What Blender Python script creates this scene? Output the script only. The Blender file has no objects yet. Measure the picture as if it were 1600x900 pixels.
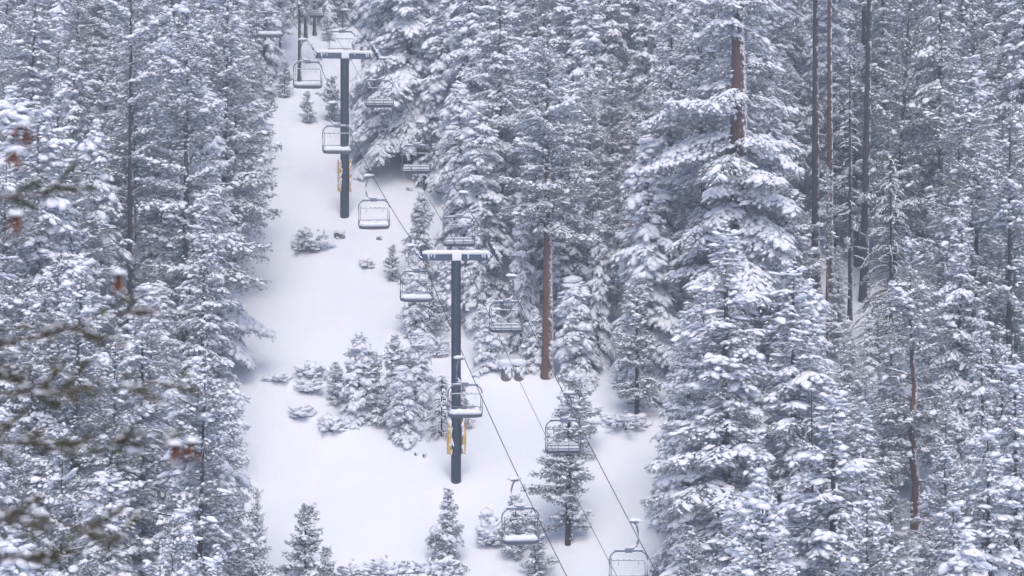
import bpy, math, random
import numpy as np
from mathutils import Vector, Matrix
random.seed(7)
R = math.radians
sc = bpy.context.scene
C = sc.collection

# ---------------------------------------------------------------- camera, sky, sun, exposure
F = 4000.0                                   # focal length in pixels of the 1600 px wide photograph
cam = bpy.data.cameras.new('camera'); co = bpy.data.objects.new('camera', cam); C.objects.link(co)
cam.sensor_width = 36; cam.lens = 36 * F / 1600; cam.clip_start = 0.5; cam.clip_end = 2000
cam.dof.use_dof = True; cam.dof.focus_distance = 172; cam.dof.aperture_fstop = 3.0
co.location = (0, 0, 0); co.rotation_euler = (R(90), 0, 0)
sc.camera = co
SUN_EL, SUN_AZ = R(50), R(176)               # azimuth clockwise from +Y
w = bpy.data.worlds.new('World'); sc.world = w; w.use_nodes = True
nt = w.node_tree; nt.nodes.clear()
sky = nt.nodes.new('ShaderNodeTexSky'); sky.sky_type = 'NISHITA'; sky.sun_disc = False
sky.sun_elevation = SUN_EL; sky.sun_rotation = SUN_AZ; sky.dust_density = 4.0; sky.air_density = 1.0; sky.ozone_density = 1.0
hs = nt.nodes.new('ShaderNodeHueSaturation'); hs.inputs['Saturation'].default_value = 1.15
bg = nt.nodes.new('ShaderNodeBackground'); bg.inputs[1].default_value = 0.15
ow = nt.nodes.new('ShaderNodeOutputWorld')
nt.links.new(sky.outputs[0], hs.inputs['Color']); nt.links.new(hs.outputs[0], bg.inputs[0]); nt.links.new(bg.outputs[0], ow.inputs[0])
sl = bpy.data.lights.new('sun', 'SUN'); sl.energy = 0.8; sl.angle = R(35); sl.color = (1.0, 0.98, 0.985)
so = bpy.data.objects.new('sun', sl); C.objects.link(so); so.location = (0, -20, 60)
d = Vector((math.sin(SUN_AZ) * math.cos(SUN_EL), math.cos(SUN_AZ) * math.cos(SUN_EL), math.sin(SUN_EL)))
so.rotation_euler = d.to_track_quat('Z', 'Y').to_euler()
sc.view_settings.view_transform = 'Standard'; sc.view_settings.look = 'None'
sc.view_settings.gamma = 1; sc.view_settings.use_curve_mapping = False
sc.view_settings.exposure = 0.76
sc.render.engine = 'CYCLES'
cy = sc.cycles
cy.max_bounces = 7; cy.diffuse_bounces = 6; cy.glossy_bounces = 1; cy.volume_bounces = 0; cy.transmission_bounces = 1
cy.use_denoising = True; cy.caustics_reflective = False; cy.caustics_refractive = False

# ---------------------------------------------------------------- materials
def mat(name, col, rough=0.8, metal=0.0, spec=0.3):
    m = bpy.data.materials.new(name); m.use_nodes = True
    b = m.node_tree.nodes['Principled BSDF']
    b.inputs['Base Color'].default_value = (*col, 1); b.inputs['Roughness'].default_value = rough
    b.inputs['Metallic'].default_value = metal; b.inputs['Specular IOR Level'].default_value = spec
    return m
def node(m, t, **kw):
    n = m.node_tree.nodes.new(t)
    for k, v in kw.items(): setattr(n, k, v)
    return n
def link(m, a, b): m.node_tree.links.new(a, b)
def noise(m, scale, detail=3, rough=0.6, coord='Object', stretch=None):
    tc = node(m, 'ShaderNodeTexCoord'); n = node(m, 'ShaderNodeTexNoise')
    n.inputs['Scale'].default_value = scale; n.inputs['Detail'].default_value = detail; n.inputs['Roughness'].default_value = rough
    src = tc.outputs[coord]
    if stretch:
        mp = node(m, 'ShaderNodeMapping'); mp.inputs['Scale'].default_value = stretch; link(m, src, mp.inputs[0]); src = mp.outputs[0]
    link(m, src, n.inputs['Vector']); return n.outputs[0]
def ramp(m, src, stops):
    r = node(m, 'ShaderNodeValToRGB'); e = r.color_ramp.elements
    while len(e) < len(stops): e.new(0.5)
    for k, (p, c) in enumerate(stops):
        e[k].position = p; e[k].color = (*c, 1) if len(c) == 3 else c
    link(m, src, r.inputs[0]); return r.outputs[0]
def bsdf(m): return m.node_tree.nodes['Principled BSDF']

SNOW = (0.82, 0.85, 0.925)
def snow_mat(name, bump=0.25, scale=3.0):
    m = mat(name, SNOW, 0.75, spec=0.2)
    c = ramp(m, noise(m, scale, 4), [(0.3, (0.78, 0.815, 0.905)), (0.7, (0.84, 0.865, 0.935))]); link(m, c, bsdf(m).inputs['Base Color'])
    if bump:
        b = node(m, 'ShaderNodeBump'); b.inputs['Strength'].default_value = bump; b.inputs['Distance'].default_value = 0.08
        link(m, noise(m, scale * 2.5, 5), b.inputs['Height']); link(m, b.outputs[0], bsdf(m).inputs['Normal'])
    return m
M_snow = snow_mat('fresh_snow')
M_tsnow = snow_mat('tree_snow', 0, 4)
M_ground = mat('ground_snow', SNOW, 0.85, spec=0.12)
c = ramp(M_ground, noise(M_ground, 0.12, 6, 0.6), [(0.3, (0.80, 0.835, 0.915)), (0.7, (0.84, 0.865, 0.935))]); link(M_ground, c, bsdf(M_ground).inputs['Base Color'])
b = node(M_ground, 'ShaderNodeBump'); b.inputs['Strength'].default_value = 0.35; b.inputs['Distance'].default_value = 0.25
link(M_ground, noise(M_ground, 0.9, 7, 0.62), b.inputs['Height']); link(M_ground, b.outputs[0], bsdf(M_ground).inputs['Normal'])

def needle_mat(name, dark, light, frost):
    m = mat(name, dark, 0.7, spec=0.2)
    oi = node(m, 'ShaderNodeObjectInfo')
    base = node(m, 'ShaderNodeMixRGB'); base.inputs[1].default_value = (*dark, 1); base.inputs[2].default_value = (*light, 1)
    link(m, oi.outputs['Random'], base.inputs[0])
    fac = ramp(m, noise(m, 5.0, 3, 0.7), [(0.5 - frost * 0.3, (0, 0, 0)), (0.72 - frost * 0.3, (frost, frost, frost))])
    mx = node(m, 'ShaderNodeMixRGB'); link(m, fac, mx.inputs[0]); link(m, base.outputs[0], mx.inputs[1]); mx.inputs[2].default_value = (0.72, 0.74, 0.80, 1)
    link(m, mx.outputs[0], bsdf(m).inputs['Base Color']); return m
M_fir = needle_mat('fir_needles', (0.030, 0.050, 0.050), (0.045, 0.066, 0.056), 0.62)
M_pine = needle_mat('pine_needles', (0.038, 0.058, 0.048), (0.062, 0.080, 0.058), 0.55)
M_red = needle_mat('red_brown_needles', (0.17, 0.085, 0.06), (0.15, 0.08, 0.055), 0.6)
M_near = needle_mat('near_needles', (0.070, 0.066, 0.034), (0.09, 0.08, 0.04), 0.08)

def bark_mat(name, a, b_, snow=0.5, wind=0.17):
    m = mat(name, a, 0.9, spec=0.1)
    bc = ramp(m, noise(m, 3.0, 6, 0.7, stretch=(3, 3, 0.6)), [(0.3, a), (0.7, b_)])
    g = node(m, 'ShaderNodeNewGeometry'); sp = node(m, 'ShaderNodeSeparateXYZ'); link(m, g.outputs['Normal'], sp.inputs[0])
    n = noise(m, 4.5, 6, 0.75)
    ad = node(m, 'ShaderNodeMath', operation='MULTIPLY_ADD'); link(m, sp.outputs[0], ad.inputs[0]); ad.inputs[1].default_value = wind; link(m, n, ad.inputs[2])
    ad2 = node(m, 'ShaderNodeMath', operation='MULTIPLY_ADD'); link(m, sp.outputs[2], ad2.inputs[0]); ad2.inputs[1].default_value = 0.35; link(m, ad.outputs[0], ad2.inputs[2])
    f = ramp(m, ad2.outputs[0], [(0.72 - snow * 0.15, (0, 0, 0)), (0.76 - snow * 0.15, (1, 1, 1))])
    mx = node(m, 'ShaderNodeMixRGB'); link(m, f, mx.inputs[0]); link(m, bc, mx.inputs[1]); mx.inputs[2].default_value = (0.82, 0.84, 0.9, 1)
    link(m, mx.outputs[0], bsdf(m).inputs['Base Color'])
    bp = node(m, 'ShaderNodeBump'); bp.inputs['Distance'].default_value = 0.05; link(m, noise(m, 6, 5, 0.7, stretch=(3, 3, 0.5)), bp.inputs['Height']); link(m, bp.outputs[0], bsdf(m).inputs['Normal'])
    return m
M_bark = bark_mat('grey_brown_bark', (0.05, 0.042, 0.042), (0.10, 0.08, 0.075), 0.5)
M_redbark = bark_mat('red_brown_bark', (0.058, 0.036, 0.034), (0.14, 0.078, 0.065), 0.66, 0.2)
M_darkbark = bark_mat('dark_bark', (0.03, 0.028, 0.032), (0.07, 0.06, 0.065), 0.6)
M_twig = mat('twig_bark', (0.09, 0.075, 0.07), 0.9)
M_orange = bark_mat('orange_bark', (0.085, 0.05, 0.04), (0.18, 0.105, 0.08), 0.66, 0.22)
M_rock = bark_mat('rock', (0.10, 0.10, 0.11), (0.18, 0.175, 0.18), 0.6)

def metal_mat(name, col, rough, snow=0.0, metal=0.2):
    m = mat(name, col, rough, metal, 0.4)
    lo = tuple(v * 0.85 for v in col); hi = tuple(min(1, v * 1.15) for v in col)
    bc = ramp(m, noise(m, 2.0, 6, 0.7, stretch=(1, 1, 0.35)), [(0.3, lo), (0.7, hi)])
    link(m, bc, bsdf(m).inputs['Base Color'])
    if snow:
        f = ramp(m, noise(m, 5.5, 5, 0.75), [(0.74 - snow, (0, 0, 0)), (0.78 - snow, (1, 1, 1))])
        mx = node(m, 'ShaderNodeMixRGB'); link(m, f, mx.inputs[0]); link(m, bc, mx.inputs[1]); mx.inputs[2].default_value = (0.82, 0.84, 0.9, 1)
        link(m, mx.outputs[0], bsdf(m).inputs['Base Color'])
    return m
M_tower = metal_mat('tower_paint', (0.042, 0.060, 0.090), 0.42, 0.0, 0.25)
M_beam = metal_mat('beam_paint', (0.075, 0.105, 0.155), 0.55)
M_steel = metal_mat('chair_steel', (0.18, 0.21, 0.28), 0.45, 0.05, 0.3)
M_dark = metal_mat('dark_seat', (0.10, 0.11, 0.145), 0.6)
M_slat = metal_mat('black_bar', (0.06, 0.07, 0.10), 0.6)
M_cable = metal_mat('wire_rope', (0.045, 0.05, 0.065), 0.6)
M_frost = metal_mat('frosted_cable', (0.5, 0.52, 0.58), 0.7, 0.1)
M_pad = metal_mat('yellow_pad', (0.66, 0.45, 0.14), 0.75, 0.03, 0.0)
M_stake = mat('orange_paint', (0.65, 0.25, 0.1), 0.7)

# ---------------------------------------------------------------- object helpers
def tag(o, label=None, cat=None, group=None, kind=None):
    if label:
        o['label'] = label
        if len(label.split()) > 16: print('LONG', len(label.split()), label)
    if cat: o['category'] = cat
    if group: o['group'] = group
    if kind: o['kind'] = kind
    return o
def empty(name, loc=(0, 0, 0), rz=0.0):
    o = bpy.data.objects.new(name, None); C.objects.link(o); o.location = loc; o.rotation_euler = (0, 0, rz); o.empty_display_size = 0.3
    return o
class MB:
    """collects triangles and quads of several materials into one mesh"""
    def __init__(s): s.v = []; s.f = []; s.m = []; s.s = []; s.n = 0
    def add(s, v, f, m=0, smooth=True):
        v = np.asarray(v, float).reshape(-1, 3); f = np.asarray(f, np.int64)
        s.v.append(v); s.f.append(f + s.n); s.n += len(v)
        s.m.append(np.full(len(f), m, np.int32)); s.s.append(np.full(len(f), smooth, bool))
    def mesh(s, name, mats):
        me = bpy.data.meshes.new(name)
        V = np.concatenate(s.v); me.vertices.add(len(V)); me.vertices.foreach_set('co', V.astype(np.float32).ravel())
        loops = np.concatenate([f.ravel() for f in s.f]); cnt = np.concatenate([np.full(len(f), f.shape[1], np.int32) for f in s.f])
        me.loops.add(len(loops)); me.loops.foreach_set('vertex_index', loops.astype(np.int32))
        me.polygons.add(len(cnt)); st = np.concatenate([[0], np.cumsum(cnt)[:-1]]).astype(np.int32)
        me.polygons.foreach_set('loop_start', st)
        me.polygons.foreach_set('material_index', np.concatenate(s.m)); me.polygons.foreach_set('use_smooth', np.concatenate(s.s))
        for m in mats: me.materials.append(m)
        me.update(calc_edges=True)
        return me
    def build(s, name, mats, parent=None):
        if not isinstance(mats, (list, tuple)): mats = [mats]
        o = bpy.data.objects.new(name, s.mesh(name, mats)); C.objects.link(o); o.parent = parent
        return o
    def tube(s, pts, r, n=8, m=0, caps=True, squash=None):
        pts = np.asarray(pts, float); k = len(pts); r = np.broadcast_to(np.asarray(r, float), (k,))
        t = np.gradient(pts, axis=0); t /= np.linalg.norm(t, axis=1)[:, None] + 1e-9
        ref = np.array([0, 0, 1.0]) if abs(t[:, 2]).mean() < 0.8 else np.array([1.0, 0, 0])
        a = np.cross(t, ref); a /= np.linalg.norm(a, axis=1)[:, None] + 1e-9; b2 = np.cross(t, a)
        th = np.arange(n) * 2 * math.pi / n
        V = pts[:, None] + r[:, None, None] * (np.cos(th)[None, :, None] * a[:, None] + np.sin(th)[None, :, None] * b2[:, None])
        i = np.arange(k - 1)[:, None] * n; j = np.arange(n)[None]; j2 = (j + 1) % n
        q = np.stack([i + j, i + j2, i + n + j2, i + n + j], -1).reshape(-1, 4)
        s.add(V.reshape(-1, 3), q, m)
        if caps:
            for e in (0, k - 1):
                c_ = pts[e]; ring = V[e]; s.add(np.vstack([ring, c_]), [[x, (x + 1) % n, n] for x in range(n)], m)
    def box(s, c, d, m=0, bev=0.0, rot=None):
        d = np.asarray(d, float) / 2; c = np.asarray(c, float)
        bev = min(bev, d.min() * 0.95)
        if bev <= 0:
            V = np.array([[x, y, z] for x in (-1, 1) for y in (-1, 1) for z in (-1, 1)]) * d
            f = [[0, 1, 3, 2], [4, 6, 7, 5], [0, 4, 5, 1], [2, 3, 7, 6], [0, 2, 6, 4], [1, 5, 7, 3]]
            if rot is not None: V = V @ np.asarray(rot).T
            s.add(V + c, f, m, False); return
        bm = __import__('bmesh').new(); bm_ = __import__('bmesh')
        bm_.ops.create_cube(bm, size=1)
        for v in bm.verts: v.co = Vector((v.co.x * 2 * d[0], v.co.y * 2 * d[1], v.co.z * 2 * d[2]))
        bm_.ops.bevel(bm, geom=bm.edges[:], offset=bev, segments=3, affect='EDGES', profile=0.5)
        bm.verts.index_update(); bm_.ops.triangulate(bm, faces=bm.faces[:])
        V = np.array([v.co[:] for v in bm.verts]); f = [[v.index for v in q.verts] for q in bm.faces]; bm.free()
        if rot is not None: V = V @ np.asarray(rot).T
        s.add(V + c, f, m, True)

# ---------------------------------------------------------------- lattice noise and the ground
_lat = np.random.default_rng(3).random((64, 64, 6)) * 2 - 1
def vnoise(x, y, k=0):
    x = np.asarray(x, float); y = np.asarray(y, float)
    xi = np.floor(x).astype(int); yi = np.floor(y).astype(int); fx = x - xi; fy = y - yi
    fx = fx * fx * (3 - 2 * fx); fy = fy * fy * (3 - 2 * fy); L = _lat[:, :, k]
    a, b_, c_, d_ = L[xi % 64, yi % 64], L[(xi + 1) % 64, yi % 64], L[xi % 64, (yi + 1) % 64], L[(xi + 1) % 64, (yi + 1) % 64]
    return (a * (1 - fx) + b_ * fx) * (1 - fy) + (c_ * (1 - fx) + d_ * fx) * fy
T1 = np.array([-3.65, 167.0]); T2 = np.array([-13.40, 205.0])
LT12 = float(np.linalg.norm(T2 - T1)); U = (T2 - T1) / LT12; V_ = np.array([U[1], -U[0]])
mounds = []      # (x, y, height, radius): snow heaped round rocks and stumps
def ground(x, y):
    x = np.asarray(x, float); y = np.asarray(y, float)
    far = -93.9 + 0.486 * y
    near = -2.2 - 0.30 * y + 0.0012 * np.clip(-y, 0, 100) ** 2
    n = 0.55 * vnoise(x / 15 + 7, y / 19 + 3, 0) + 0.48 * vnoise(x / 6.5, y / 8.5, 1) + 0.2 * vnoise(x / 2.6, y / 3.4, 2) + 0.035 * vnoise(x / 1.1, y / 1.3, 3)
    mask = 1.0 - np.exp(-((x - T1[0]) ** 2 + (y - T1[1]) ** 2) / 30) - np.exp(-((x - T2[0]) ** 2 + (y - T2[1]) ** 2) / 30)
    far = far + n * mask
    for (mx, my, mh, mr) in mounds: far = far + mh * np.exp(-((x - mx) ** 2 + (y - my) ** 2) / mr ** 2)
    k = 4.0; hh = np.clip(0.5 + 0.5 * (far - near) / k, 0, 1)
    return near * (1 - hh) + far * hh + k * hh * (1 - hh) * 0.5
def hit(px, py):
    """the point of the ground seen at a pixel of the photograph"""
    ys = np.arange(108, 420, 0.1); X = (px - 800) / F * ys; Z = (450 - py) / F * ys
    below = np.nonzero(ground(X, ys) >= Z)[0]
    y = ys[below[0]] if len(below) else 400.0
    x = (px - 800) / F * y
    return x, y, float(ground(x, y))
def proj(x, y, z): return 800 + F * x / y, 450 - F * z / y
for (px, py, h_, r_) in [(530, 372, .35, 1.0), (655, 716, .3, 1.6), (445, 592, .35, 1.2), (480, 606, .5, 1.6), (465, 650, .3, 1.2), (515, 672, .5, 1.6),
                         (800, 590, .5, 1.8), (712, 757, .15, 1.5), (1335, 500, 1.0, 2.6), (1010, 800, .5, 2.5)]:
    x, y, z = hit(px, py); mounds.append((x, y, h_, r_))

def axis(a, b, lo, hi, fine, coarse):
    out = []; v = lo
    while v < hi:
        out.append(v); v += fine if a <= v <= b else coarse
    out.append(hi); return np.array(out)
gx = axis(-62, 62, -300, 300, 0.45, 9); gy = axis(140, 262, -90, 430, 0.42, 5)
GX, GY = np.meshgrid(gx, gy); GZ = ground(GX, GY)
mb = MB(); nx = len(gx); i, j = np.meshgrid(np.arange(len(gy) - 1), np.arange(nx - 1), indexing='ij'); i = i.ravel(); j = j.ravel()
mb.add(np.stack([GX, GY, GZ], -1).reshape(-1, 3), np.stack([i * nx + j, i * nx + j + 1, (i + 1) * nx + j + 1, (i + 1) * nx + j], -1))
tag(mb.build('snow_slope', M_ground), kind='structure')

# haze: one closed box of even air round the whole place
hm = bpy.data.materials.new('haze_air'); hm.use_nodes = True; hm.node_tree.nodes.clear()
pv = hm.node_tree.nodes.new('ShaderNodeVolumePrincipled'); mo = hm.node_tree.nodes.new('ShaderNodeOutputMaterial')
pv.inputs['Color'].default_value = (0.78, 0.86, 1.0, 1); pv.inputs['Density'].default_value = 0.0018; pv.inputs['Anisotropy'].default_value = 0.2
hm.node_tree.links.new(pv.outputs[0], mo.inputs['Volume'])
mb = MB(); mb.box((0, 190, 45), (606, 566, 174)); tag(mb.build('haze', hm), kind='stuff')

# ---------------------------------------------------------------- tree kit
def ico(sub):
    import bmesh
    bm = bmesh.new(); bmesh.ops.create_icosphere(bm, subdivisions=sub, radius=1); bm.verts.index_update()
    v = np.array([q.co[:] for q in bm.verts]); f = np.array([[q.index for q in p.verts] for p in bm.faces]); bm.free(); return v, f
ICO1, ICO2 = ico(1), ico(2)
def frames(dr):
    """orthonormal frames whose first axis is dr and whose third points upward"""
    a = dr / (np.linalg.norm(dr, axis=1)[:, None] + 1e-9)
    b_ = np.cross(np.array([0, 0, 1.0]), a); nb = np.linalg.norm(b_, axis=1)[:, None]; b_ = np.where(nb > 1e-3, b_ / (nb + 1e-9), np.array([[0, 1.0, 0]]))
    return a, b_, np.cross(a, b_)
def lumps(mb, P, D, size, rng, m=1, tmpl=ICO1):
    """snow lumps: P centres, D directions, size (N,3) half lengths along, across, up"""
    if not len(P): return
    a, b_, c_ = frames(D); tv, tf = tmpl; tv = tv.copy(); tv[:, 2] = np.where(tv[:, 2] < 0, tv[:, 2] * 0.35, tv[:, 2])
    N = len(P); k = len(tv); j = 1 + rng.normal(0, 0.16, (N, k, 1))
    L = tv[None] * size[:, None] * j
    Vv = P[:, None] + L[:, :, :1] * a[:, None] + L[:, :, 1:2] * b_[:, None] + L[:, :, 2:] * c_[:, None]
    mb.add(Vv.reshape(-1, 3), (tf[None] + (np.arange(N) * k)[:, None, None]).reshape(-1, 3), m)
def blades(mb, P, D, length, width, n, spread, rng, m=0):
    if not len(P): return
    P = np.repeat(P, n, 0); D = np.repeat(D, n, 0); N = len(P)
    d_ = D / (np.linalg.norm(D, axis=1)[:, None] + 1e-9) + rng.normal(0, spread, (N, 3)); d_ /= np.linalg.norm(d_, axis=1)[:, None]
    w_ = np.cross(d_, rng.normal(0, 1, (N, 3))); w_ /= np.linalg.norm(w_, axis=1)[:, None] + 1e-9
    L = length * rng.uniform(0.6, 1.2, (N, 1)); st = P - d_ * L * 0.15
    V = np.stack([st - w_ * width / 2, st + w_ * width / 2, st + d_ * L], 1)
    mb.add(V.reshape(-1, 3), np.arange(3 * N).reshape(-1, 3), m, False)

PR = {  # crown habits
 'fir':   dict(prof=lambda f: (1 - f) ** 0.72 * 0.96 + 0.04, pitch=(0.45, -0.20), droop=0.60, wr=0.40, d=0.235, nb=7.4, bl=0.27, bw=0.045, bn=9, sp=0.50, snow=0.86, ls=(0.18, 0.115, 0.08), pad=1.0, mat='fir', hang=0.6),
 'laden': dict(prof=lambda f: (1 - f) ** 0.72 * 0.96 + 0.04, pitch=(0.3, -0.42), droop=0.70, wr=0.40, d=0.25, nb=6.6, bl=0.30, bw=0.05, bn=8, sp=0.45, snow=1.05, ls=(0.28, 0.18, 0.125), pad=1.6, mat='fir', hang=0.7),
 'pine':  dict(prof=lambda f: min(1, 0.6 + f * 1.6) * (1 - f) ** 0.55 * 1.05 + 0.04, pitch=(0.65, 0.0), droop=0.22, wr=0.44, d=0.255, nb=5.6, bl=0.20, bw=0.04, bn=13, sp=0.75, snow=0.78, ls=(0.14, 0.105, 0.085), pad=0.5, mat='pine', hang=0.75),
}
PMAT = {'fir': M_fir, 'pine': M_pine, 'red': M_red, 'near': M_near}
def bough(L, az, z0, r0, p0, droop, wr, dd, rng):
    """tuft positions and directions over one drooping fan-shaped bough starting at the trunk"""
    n = max(3, int(L / dd)); t = (np.arange(n) + rng.uniform(0.2, 0.8, n)) / n; ang = p0 - droop * t ** 1.2
    if droop > 0: ang = ang + 0.35 * np.clip(t - 0.8, 0, 1)
    step = L / n; hx = r0 + np.cumsum(np.cos(ang)) * step; hz = z0 + np.cumsum(np.sin(ang)) * step
    bend = rng.normal(0, 0.12); azs = az + bend * t
    ca, sa = np.cos(azs), np.sin(azs); cx, cy_ = hx * ca, hx * sa
    P = [np.stack([cx, cy_, hz], 1)]; D = [np.stack([ca * np.cos(ang), sa * np.cos(ang), np.sin(ang)], 1)]; T = [t]; S = [np.zeros(n)]
    wt = wr * L * np.minimum(1, 0.35 + t / 0.3) * (1 - t) ** 0.65
    for side in (-1, 1):
        for q in range(1, 40):
            s_ = q * dd * rng.uniform(0.85, 1.15, n); ok = s_ < wt * rng.uniform(0.75, 1.2, n)
            if not ok.any(): break
            f = 0.75; out = azs + side * 1.0
            x = cx + s_ * np.cos(out) ; y = cy_ + s_ * np.sin(out)
            z = hz + s_ * (0.5 * np.sin(ang) - 0.22 * (droop > 0)) - 0.10 * s_ ** 2 * (droop > 0) + rng.normal(0, 0.05, n)
            P.append(np.stack([x, y, z], 1)[ok]); dz = np.sin(ang) * 0.6 - (0.35 if droop > 0 else -0.25)
            D.append(np.stack([np.cos(out), np.sin(out), dz], 1)[ok]); T.append(t[ok]); S.append(s_[ok])
    return np.concatenate(P), np.concatenate(D), np.concatenate(T), np.concatenate(S), np.stack([cx, cy_, hz], 1)

def crown_mb(H, c0, Rm, habit, seed, snow=1.0, gap=None, thin=1.0, wr=None, needles=None, lean=(0, 0), fine=1.0, sparse=0.0):
    """needles, snow and limbs of one tree; gap = (z0, z1, half angle) keeps the camera side of the trunk free"""
    p = PR[habit]; rng = np.random.default_rng(seed); mb = MB()
    hc = H * (1 - c0); nb = int(hc * p['nb'] * thin * max(1.0, 1.15 - 0.02 * H)); z = H * c0 + hc * (np.sort(rng.random(nb)) ** 0.95) * 0.985
    az = np.arange(nb) * 2.39996 + rng.normal(0, 0.35, nb)
    Ps, Ds, Ss, Ts, Ld = [], [], [], [], []
    lob = rng.uniform(0, 6.28, 3)
    for k in range(nb):
        f = (z[k] - H * c0) / hc
        if gap and gap[0] < z[k] < gap[1]:
            da = (az[k] + math.pi / 2 + math.pi) % (2 * math.pi) - math.pi
            if abs(da) < gap[2]: continue
        if rng.random() < sparse: continue
        irr = 1 + 0.22 * math.sin(az[k] + lob[0] + f * 4) + 0.12 * math.sin(2 * az[k] + lob[2] - f * 9) + 0.15 * math.sin(f * 17 + lob[1])
        L = Rm * p['prof'](f) * irr * rng.uniform(0.62, 1.2)
        if L < 0.12: L = 0.12
        p0 = p['pitch'][1] + (p['pitch'][0] - p['pitch'][1]) * f + rng.normal(0, 0.12)
        dd = p['d'] * fine * (0.75 if L < 1 else 1)
        P, D, T, S, cl = bough(L, az[k], z[k], 0.05, p0, p['droop'] * min(1, L / 1.5) * rng.uniform(0.7, 1.3), wr or p['wr'], dd, rng)
        Ps.append(P); Ds.append(D); Ts.append(T); Ss.append(S)
        Ld.append(np.full(len(P), np.clip(rng.normal(1, 0.28), 0.3, 1.6) * (0.85 + 0.3 * f)))
        if L > 0.7 and (k % 2 == 0 or habit != 'fir'):
            mb.tube(np.vstack([[0, 0, z[k] - 0.05], cl[::2], cl[-1]]), np.linspace(0.024 * L ** 0.7 + 0.006, 0.007, len(cl[::2]) + 2), 4, 2, False)
            if L > 1.2:   # snow lying along the limb
                c_ = cl[1:-1]; lumps(mb, c_ + [0, 0, 0.03], np.gradient(cl, axis=0)[1:-1], np.column_stack([rng.uniform(.16, .3, len(c_)), rng.uniform(.04, .09, len(c_)), rng.uniform(.03, .07, len(c_))]), rng)
    P, D, T, S, Q = map(np.concatenate, (Ps, Ds, Ts, Ss, Ld)); N = len(P)
    P = P + rng.normal(0, 0.06 * fine, P.shape)
    h_ = rng.random(N) < p['hang']; nh = int(h_.sum())          # sprays hanging below and beside the bough
    Ph = P[h_] + np.stack([rng.normal(0, .12, nh), rng.normal(0, .12, nh), -rng.uniform(.08, .42, nh) if habit != 'pine' else rng.uniform(-.34, .26, nh)], 1) * fine
    Dh = D[h_] * .7 + np.array([[0, 0, -.8 if habit != 'pine' else .1]])
    blades(mb, Ph, Dh, p['bl'] * fine ** 0.5, p['bw'] * fine ** 0.3, p['bn'] - 2, p['sp'], rng)
    kh = rng.random(nh) < p['snow'] * snow * .55
    lumps(mb, Ph[kh] + [0, 0, .04], Dh[kh] * [1, 1, .4], np.array(p['ls'])[None] * rng.uniform(.5, 1.0, (int(kh.sum()), 3)) * fine ** .6, rng)
    # short sprays close round the stem
    ni = int(hc * (26 if H > 12 else 12) / fine * (1 - sparse)); fz = rng.random(ni); ai = rng.uniform(0, 6.28, ni); ri = rng.uniform(.12, .42, ni) * Rm * .8 * (1 - fz) ** .7 + .1
    zi = H * c0 + hc * fz
    if gap: kg = ~((zi > gap[0]) & (zi < gap[1]) & (abs((ai + math.pi / 2 + math.pi) % (2 * math.pi) - math.pi) < gap[2] + .2)); ai, ri, zi = ai[kg], ri[kg], zi[kg]
    Pi = np.stack([ri * np.cos(ai), ri * np.sin(ai), zi], 1); Di = np.stack([np.cos(ai), np.sin(ai), np.full(len(ai), -.2)], 1)
    blades(mb, Pi, Di, p['bl'] * fine ** 0.5, p['bw'] * fine ** 0.3, p['bn'], p['sp'], rng)
    ki = rng.random(len(ai)) < .6 * snow; lumps(mb, Pi[ki] + [0, 0, .05], Di[ki], np.array(p['ls'])[None] * rng.uniform(.6, 1.4, (int(ki.sum()), 3)) * fine ** .6, rng)
    blades(mb, P, D, p['bl'] * fine ** 0.5, p['bw'] * fine ** 0.3, p['bn'], p['sp'], rng)
    # snow: clumps share a low-frequency load so some patches are bare and some heaped
    cl_n = vnoise(P[:, 0] * 0.9 + P[:, 2] * 0.7 + seed, P[:, 1] * 0.9 - P[:, 2] * 0.9, 4) * 0.45 + vnoise(P[:, 0] * 0.35 + P[:, 2] * 0.3 + seed, P[:, 1] * 0.35 - P[:, 2] * 0.4, 5) * 0.22
    rad = np.hypot(P[:, 0], P[:, 1]); inner = np.clip(rad / (0.35 * Rm * (1 - np.clip((P[:, 2] / H - c0) / (1 - c0), 0, 0.95))), 0.25, 1)
    keep = rng.random(N) < (p['snow'] * snow + cl_n) * inner
    q = Q[keep] * rng.lognormal(0, 0.28, keep.sum()) * (0.8 + 0.5 * snow * 0.4)
    size = np.array(p['ls'])[None] * q[:, None] * rng.uniform(0.75, 1.25, (keep.sum(), 3)) * fine ** 0.6
    Dk = D[keep].copy(); Dk[:, 2] -= 0.15
    lumps(mb, P[keep] + np.array([0, 0, 0.05]), Dk, size, rng)
    big = (rng.random(N) < 0.07 * p['pad'] * snow) & (inner > 0.7)
    if big.any():
        nbg = big.sum(); lumps(mb, P[big] + [0, 0, 0.04], D[big], np.array([[0.40, 0.24, 0.16]]) * rng.uniform(0.6, 1.25, (nbg, 3)) * fine, rng, tmpl=ICO2)
    # top spike
    mb.tube([[0, 0, H * 0.97], [0, 0, H * 1.01]], [0.02, 0.01], 4, 2)
    return mb, (needles or PMAT[p['mat']])
def trunk_mb(H, r, seed, lean=(0, 0), r_top=0.02, wob=0.006, sink=1.0):
    rng = np.random.default_rng(seed + 99); mb = MB(); k = 14; t = np.linspace(0, 1, k); zz = -sink + (H * 0.98 + sink) * t
    ox = np.cumsum(rng.normal(0, wob, k)) * H * 0.15; oy = np.cumsum(rng.normal(0, wob, k)) * H * 0.15; ox -= ox[0]; oy -= oy[0]; ox *= 1 - t ** 3; oy *= 1 - t ** 3
    rr = r * (1 - t) ** 0.8 + r_top; rr[0] *= 1.5; rr[1] *= 1.08
    mb.tube(np.stack([ox * 0.5, oy * 0.5, zz], 1), rr, 12, 0)
    return mb

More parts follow.
